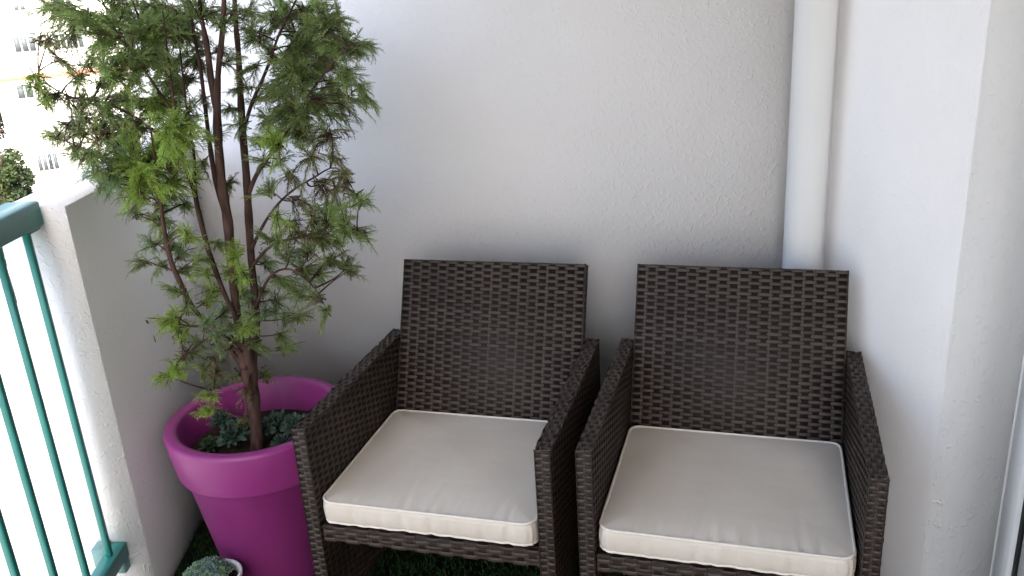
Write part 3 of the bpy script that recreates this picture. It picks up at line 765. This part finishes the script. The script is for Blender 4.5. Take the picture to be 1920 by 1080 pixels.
for ent in CL.replace('\n', '').split(';'):
    a, b, r, kd = ent.split(); a, b, r = float(a), float(b), float(r)
    rg = np.random.default_rng(int(a*1000+b))
    # nearest stem that lies lower or level, in the picture and so in the tree
    pt0 = ony((a, b), TY); dv = ALLP-pt0; dist = np.linalg.norm(dv*np.array([1, .25, 1]), axis=1) + np.maximum(0, dv[:, 2])*1.5
    j = int(np.argmin(dist)); sp_ = ALLP[j]
    y = .45*TY+.55*sp_[1] + rg.uniform(-.16, .16)*(r/35) - (.06 if kd == 'b' else 0) + (.05 if kd == 'd' else 0)
    c = ony((a, b), y); R = r*np.linalg.norm(c-CAM)/FPX
    y = min(c[1], wall_limit(c[0])-R); c = ony((a, b), y)
    out = c-sp_; Lo = np.linalg.norm(out); od = out/Lo if Lo > 1e-4 else np.array([0, 0, 1.0])
    if Lo > .012:
        mid = sp_+out*.5+rg.normal(0, .10*Lo, 3); tw = np.linspace(0, 1, 7)[:, None]
        P = sp_*(1-tw)**2+2*mid*tw*(1-tw)+(c+od*R*.5)*tw**2
        twigs.tube(P, np.linspace(min(.0028, .0012+Lo*.012), .0008, 7), 5, False)
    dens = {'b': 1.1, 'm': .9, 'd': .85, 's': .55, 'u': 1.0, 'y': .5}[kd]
    npl = max(5, int(round(dens*(10.5 if b < 330 else 11.5)*(r/36)**.85)))
    for k in range(npl):
        q_ = rg.normal(size=3); q_ /= np.linalg.norm(q_)
        ax = od*.75 + q_*.75 + np.array([0, 0, .22 if kd not in 'ys' else -.15]); ax /= np.linalg.norm(ax)
        PL = np.clip(R*rg.uniform(1.5, 2.4), .062, .145)
        o0 = c + q_*R*.75*rg.random() - ax*PL*.5
        droop = rg.uniform(.05, .70) + (.35 if kd in 'sy' else 0); side = rg.normal(0, .12, 3)
        nv0 = np.cross(ax, rg.normal(size=3)); nv0 /= np.linalg.norm(nv0); bv0 = np.cross(nv0, ax)
        nsp = max(5, int(PL/.0066)); tt = np.linspace(0, 1, 6)[:, None]
        path = o0 + ax*PL*tt + (side - np.array([0, 0, droop]))*PL*tt**2*.8
        twigs.tube(path, np.linspace(.0013, .0005, 6), 4, False)
        tone = rg.uniform(.78, 1.25)
        for m_ in range(nsp):
            t_ = (m_+rg.random()*.6)/nsp; o = o0 + ax*PL*t_ + (side - np.array([0, 0, droop]))*PL*t_**2*.8
            tan = ax + (side - np.array([0, 0, droop]))*1.6*t_; tan /= np.linalg.norm(tan)
            sg = 1 if m_ % 2 else -1
            dirv = tan*rg.uniform(.8, 1.15) + bv0*sg*rg.uniform(.25, .70) + nv0*rg.normal(0, .26) + np.array([0, 0, -.24]) + rg.normal(0, .10, 3)
            if t_ > .86: dirv = tan + rg.normal(0, .2, 3)
            dirv /= np.linalg.norm(dirv)
            L = (.048 - .021*t_)*rg.uniform(.75, 1.25)*np.clip(R/.045, .62, 1.1)
            tp = TPT[rg.integers(len(TPT))] if (kd == 'b' and rg.random() < .35) else TPL[rg.integers(len(TPL))]
            nv = np.array([0, 0, .9]) + nv0*.5 + rg.normal(0, .35, 3); nv -= dirv*(nv @ dirv); nv /= np.linalg.norm(nv); bv = np.cross(nv, dirv)
            Vt, Qt, Tt = tp
            Vw = o + L*(np.outer(Vt[:, 0], dirv)+np.outer(Vt[:, 1], bv)+np.outer(Vt[:, 2], nv))
            Vw[:, 1] = np.minimum(Vw[:, 1], wall_y(Vw[:, 0])-.012)
            mixk = rg.random(); other = 'm' if kd in 'bu' else ('u' if kd == 'm' else 'm')
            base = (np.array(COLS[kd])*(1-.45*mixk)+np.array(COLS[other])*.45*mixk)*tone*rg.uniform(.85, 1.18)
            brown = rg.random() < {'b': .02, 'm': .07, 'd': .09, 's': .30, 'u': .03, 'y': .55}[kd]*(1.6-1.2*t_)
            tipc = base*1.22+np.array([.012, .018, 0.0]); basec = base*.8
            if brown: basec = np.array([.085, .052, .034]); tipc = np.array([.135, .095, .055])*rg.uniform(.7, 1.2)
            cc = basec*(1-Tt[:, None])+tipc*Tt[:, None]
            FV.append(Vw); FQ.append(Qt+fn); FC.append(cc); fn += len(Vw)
#print('sprays', len(FV), 'tris', sum(len(q) for q in FQ)*2)
tree = empty('conifer_tree', (trunk_base[0], trunk_base[1], FLZ+SOILZ), label='multi-stemmed conifer with feathery green foliage growing in the magenta planter', cat='tree')
inv = Matrix.Translation((-trunk_base[0], -trunk_base[1], -(FLZ+SOILZ)))
o = tk.build('trunk', M['bark'], tree, smooth=True); o.matrix_parent_inverse = inv
o2 = twigs.build('twigs', M['bark'], tree, smooth=True); o2.matrix_parent_inverse = inv; o2['kind'] = 'stuff'
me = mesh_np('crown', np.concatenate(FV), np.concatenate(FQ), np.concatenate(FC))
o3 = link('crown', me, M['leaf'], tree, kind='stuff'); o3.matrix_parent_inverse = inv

# ------------------------------------------------------------------ artificial grass blades
nb = 50000
xy = np.stack([RNG.uniform(XP+.01, XR-.01, nb*2), RNG.uniform(1.0, 2.75, nb*2)], 1)
ok = xy[:, 1] < wall_y(xy[:, 0])-.015
ok &= np.hypot(xy[:, 0]-PC[0], xy[:, 1]-PC[1]) > .150
ok &= np.hypot(xy[:, 0]-sp[0], xy[:, 1]-sp[1]) > .048
xy = xy[ok][:nb]; n = len(xy); hgt = RNG.uniform(.008, .020, n); an = RNG.uniform(0, 2*math.pi, n); le = RNG.normal(0, .006, (n, 2))
V = np.zeros((n, 3, 3)); wv_ = .0012
V[:, 0, 0] = xy[:, 0]-wv_*np.cos(an); V[:, 0, 1] = xy[:, 1]-wv_*np.sin(an); V[:, 0, 2] = .0121
V[:, 1, 0] = xy[:, 0]+wv_*np.cos(an); V[:, 1, 1] = xy[:, 1]+wv_*np.sin(an); V[:, 1, 2] = .0121
V[:, 2, :2] = xy+le; V[:, 2, 2] = .012+hgt
gc = np.array([.020, .055, .014])*RNG.uniform(.6, 1.5, (n, 1)); gc = np.repeat(gc, 3, 0)
gm = mesh_np('artificial_grass', V.reshape(-1, 3), np.arange(n*3).reshape(-1, 3), gc)
link('artificial_grass', gm, M['grass'], kind='stuff', label='dark green artificial grass covering the balcony floor', cat='grass')

# ------------------------------------------------------------------ outside
GZ = -15.0
g = MB(); g.add([[-1500, -1500, GZ], [1500, -1500, GZ], [1500, 1500, GZ], [-1500, 1500, GZ]], [[0, 1, 2, 3]])
g.build('ground', M['paving'], kind='structure')
# apartment block opposite, square to the line of sight
cdir = np.array([-.455, .8905, 0]); cdir /= np.linalg.norm(cdir); sdir = np.array([cdir[1], -cdir[0], 0])
BD = 80.0; BO = cdir*BD
def fac(px): return onplane(px, BO, cdir)
def sz(p): q = fac(p)-BO; return q @ sdir, fac(p)[2]
brz = math.atan2(sdir[1], sdir[0])
S0 = sz((22, 290))[0]; S1 = S0+46.0; ZT = 14.0
bld = empty('apartment_building', (BO[0], BO[1], GZ), brz, 'pale sunlit apartment block with an orange band opposite the balcony', 'building')
def bloc(mb, name, mat, parent=None):          # local: x along facade, y away, z up from the ground
    return mb.build(name, mat, parent or bld)
w = MB(); w.box(S0, S1, 0, 14, 0, ZT-GZ); bloc(w, 'wall', M['facade'])
s_, zb_ = sz((70, 142))
bd = MB(); bd.box(S0-.05, S1+.05, -.10, -.002, zb_-GZ-.16, zb_-GZ+.16); band = bloc(bd, 'band', M['terracotta'])
dn_ = MB()
x = S0
while x < S0+16: dn_.box(x, x+.10, -.10, -.002, zb_-GZ-.30, zb_-GZ-.161); x += .22
bloc(dn_, 'dentils', M['terracotta'], band)
M['slab_edge'] = simple('floor_edge', (.36, .35, .33), .85, .2, .05, 1)
for k in range(-1, 9):
    fb = MB(); zz = zb_-GZ-2.75*k+.55; fb.box(S0-.03, S1+.03, -.06, -.002, zz-.09, zz+.05)
    if k and zz > .5: bloc(fb, 'floor_line', M['slab_edge'])
def window(px0, px1, py0, py1, mats):
    """one window with a pane or shutter for each entry of mats"""
    s0, z1 = sz((px0, py0)); s1, _ = sz((px1, py0)); _, z0 = sz((px0, py1)); n = len(mats); wd = (s1-s0)/n
    fr = MB(); fr.box(s0-.06, s1+.06, -.05, -.002, z0-GZ-.06, z1-GZ+.06); f = bloc(fr, 'window', M['upvc'])
    for i, mk in enumerate(mats):
        p = MB(); p.box(s0+i*wd+.05, s0+(i+1)*wd-.05, -.08, -.052, z0-GZ+.02, z1-GZ-.02); bloc(p, 'shutter' if mk == 'shutter' else 'pane', M[mk], f)
    sl = MB(); sl.box(s0-.15, s1+.15, -.20, -.052, z0-GZ-.16, z0-GZ-.08); bloc(sl, 'sill', M['facade'], f)
window(22, 64, 70, 99, ['shutter', 'shutter', 'shutter'])
window(98, 154, 64, 93, ['shutter', 'shutter', 'glass', 'glass', 'shutter'])
window(24, 47, 10, 20, ['shutter', 'shutter'])
window(96, 130, -8, 12, ['shutter', 'glass', 'shutter'])
window(66, 107, 291, 322, ['shutter', 'shutter', 'glass', 'shutter'])
window(126, 150, 218, 246, ['shutter', 'shutter'])
window(190, 240, 58, 88, ['shutter', 'glass', 'shutter', 'shutter'])
window(200, 245, 215, 245, ['shutter', 'glass', 'shutter'])
window(28, 60, 160, 186, ['shutter', 'shutter'])
window(260, 300, 52, 82, ['shutter', 'glass', 'shutter'])

def street_tree(loc, h, cr, seed, label, cols):
    rg = np.random.default_rng(seed)
    e = empty('street_tree', loc, 0, label, 'tree', 'street trees beyond the railing')
    t = MB(); t.tube([[0, 0, 0], [.1, .05, h*.3], [0, .1, h*.6], [.1, 0, h*.9]], [.22, .18, .13, .04], 8)
    for k in range(6):
        a = k*1.05; z = h*(.35+.08*k); t.tube([[0, 0, z], [cr*.4*math.cos(a), cr*.4*math.sin(a), z+h*.12], [cr*.75*math.cos(a), cr*.75*math.sin(a), z+h*.2]], [.09, .06, .02], 6)
    t.build('trunk', M['bark'], e, smooth=True)
    n = 9000; cen = rg.normal(0, 1, (26, 3)); cen /= np.linalg.norm(cen, axis=1)[:, None]; cen *= (rg.random(26)**.5)[:, None]*np.array([cr*.8, cr*.8, h*.30]); cen[:, 2] += h*.64
    rad = rg.uniform(.22, .42, 26)*cr; w_ = rg.integers(0, 26, n)
    d = rg.normal(size=(n, 3)); d /= np.linalg.norm(d, axis=1)[:, None]
    p = cen[w_]+d*(rad[w_]*rg.random(n)**.4)[:, None]
    u = rg.normal(size=(n, 3)); u /= np.linalg.norm(u, axis=1)[:, None]; v = np.cross(u, rg.normal(size=(n, 3))); v /= np.linalg.norm(v, axis=1)[:, None]
    s = rg.uniform(.09, .17, n)[:, None]
    V = np.stack([p-u*s, p+v*s*.6, p+u*s, p-v*s*.6], 1).reshape(-1, 3)
    c = np.array(cols)[rg.integers(0, len(cols), 26)][w_]*.6*rg.uniform(.7, 1.3, (n, 1)); c = np.repeat(c, 4, 0)
    link('crown', mesh_np('crown', V, np.arange(n*4).reshape(-1, 4), c), M['far_leaf'], e, kind='stuff')
def ground_at(px, dist):
    v = ray(px); v = v[:2]/np.linalg.norm(v[:2]); return (v[0]*dist, v[1]*dist, GZ)
GR = [(.06, .09, .03), (.045, .07, .03), (.08, .10, .035)]
street_tree(ground_at((2, 300), 66), 8.6, 1.9, 1, 'green street tree beside the corner of the apartment block', GR)
street_tree(ground_at((-35, 300), 58), 7.2, 2.4, 2, 'low bushy street tree on the pale paving', [(.07, .075, .04), (.05, .06, .03)])
street_tree(ground_at((-10, 300), 92), 13.5, 2.5, 3, 'tall grey green street tree behind the apartment block corner', [(.06, .065, .045), (.05, .055, .04)])
street_tree(ground_at((132, 330), 72), 4.6, 1.6, 4, 'low dark shrub tree at the foot of the apartment block', [(.05, .075, .035)])
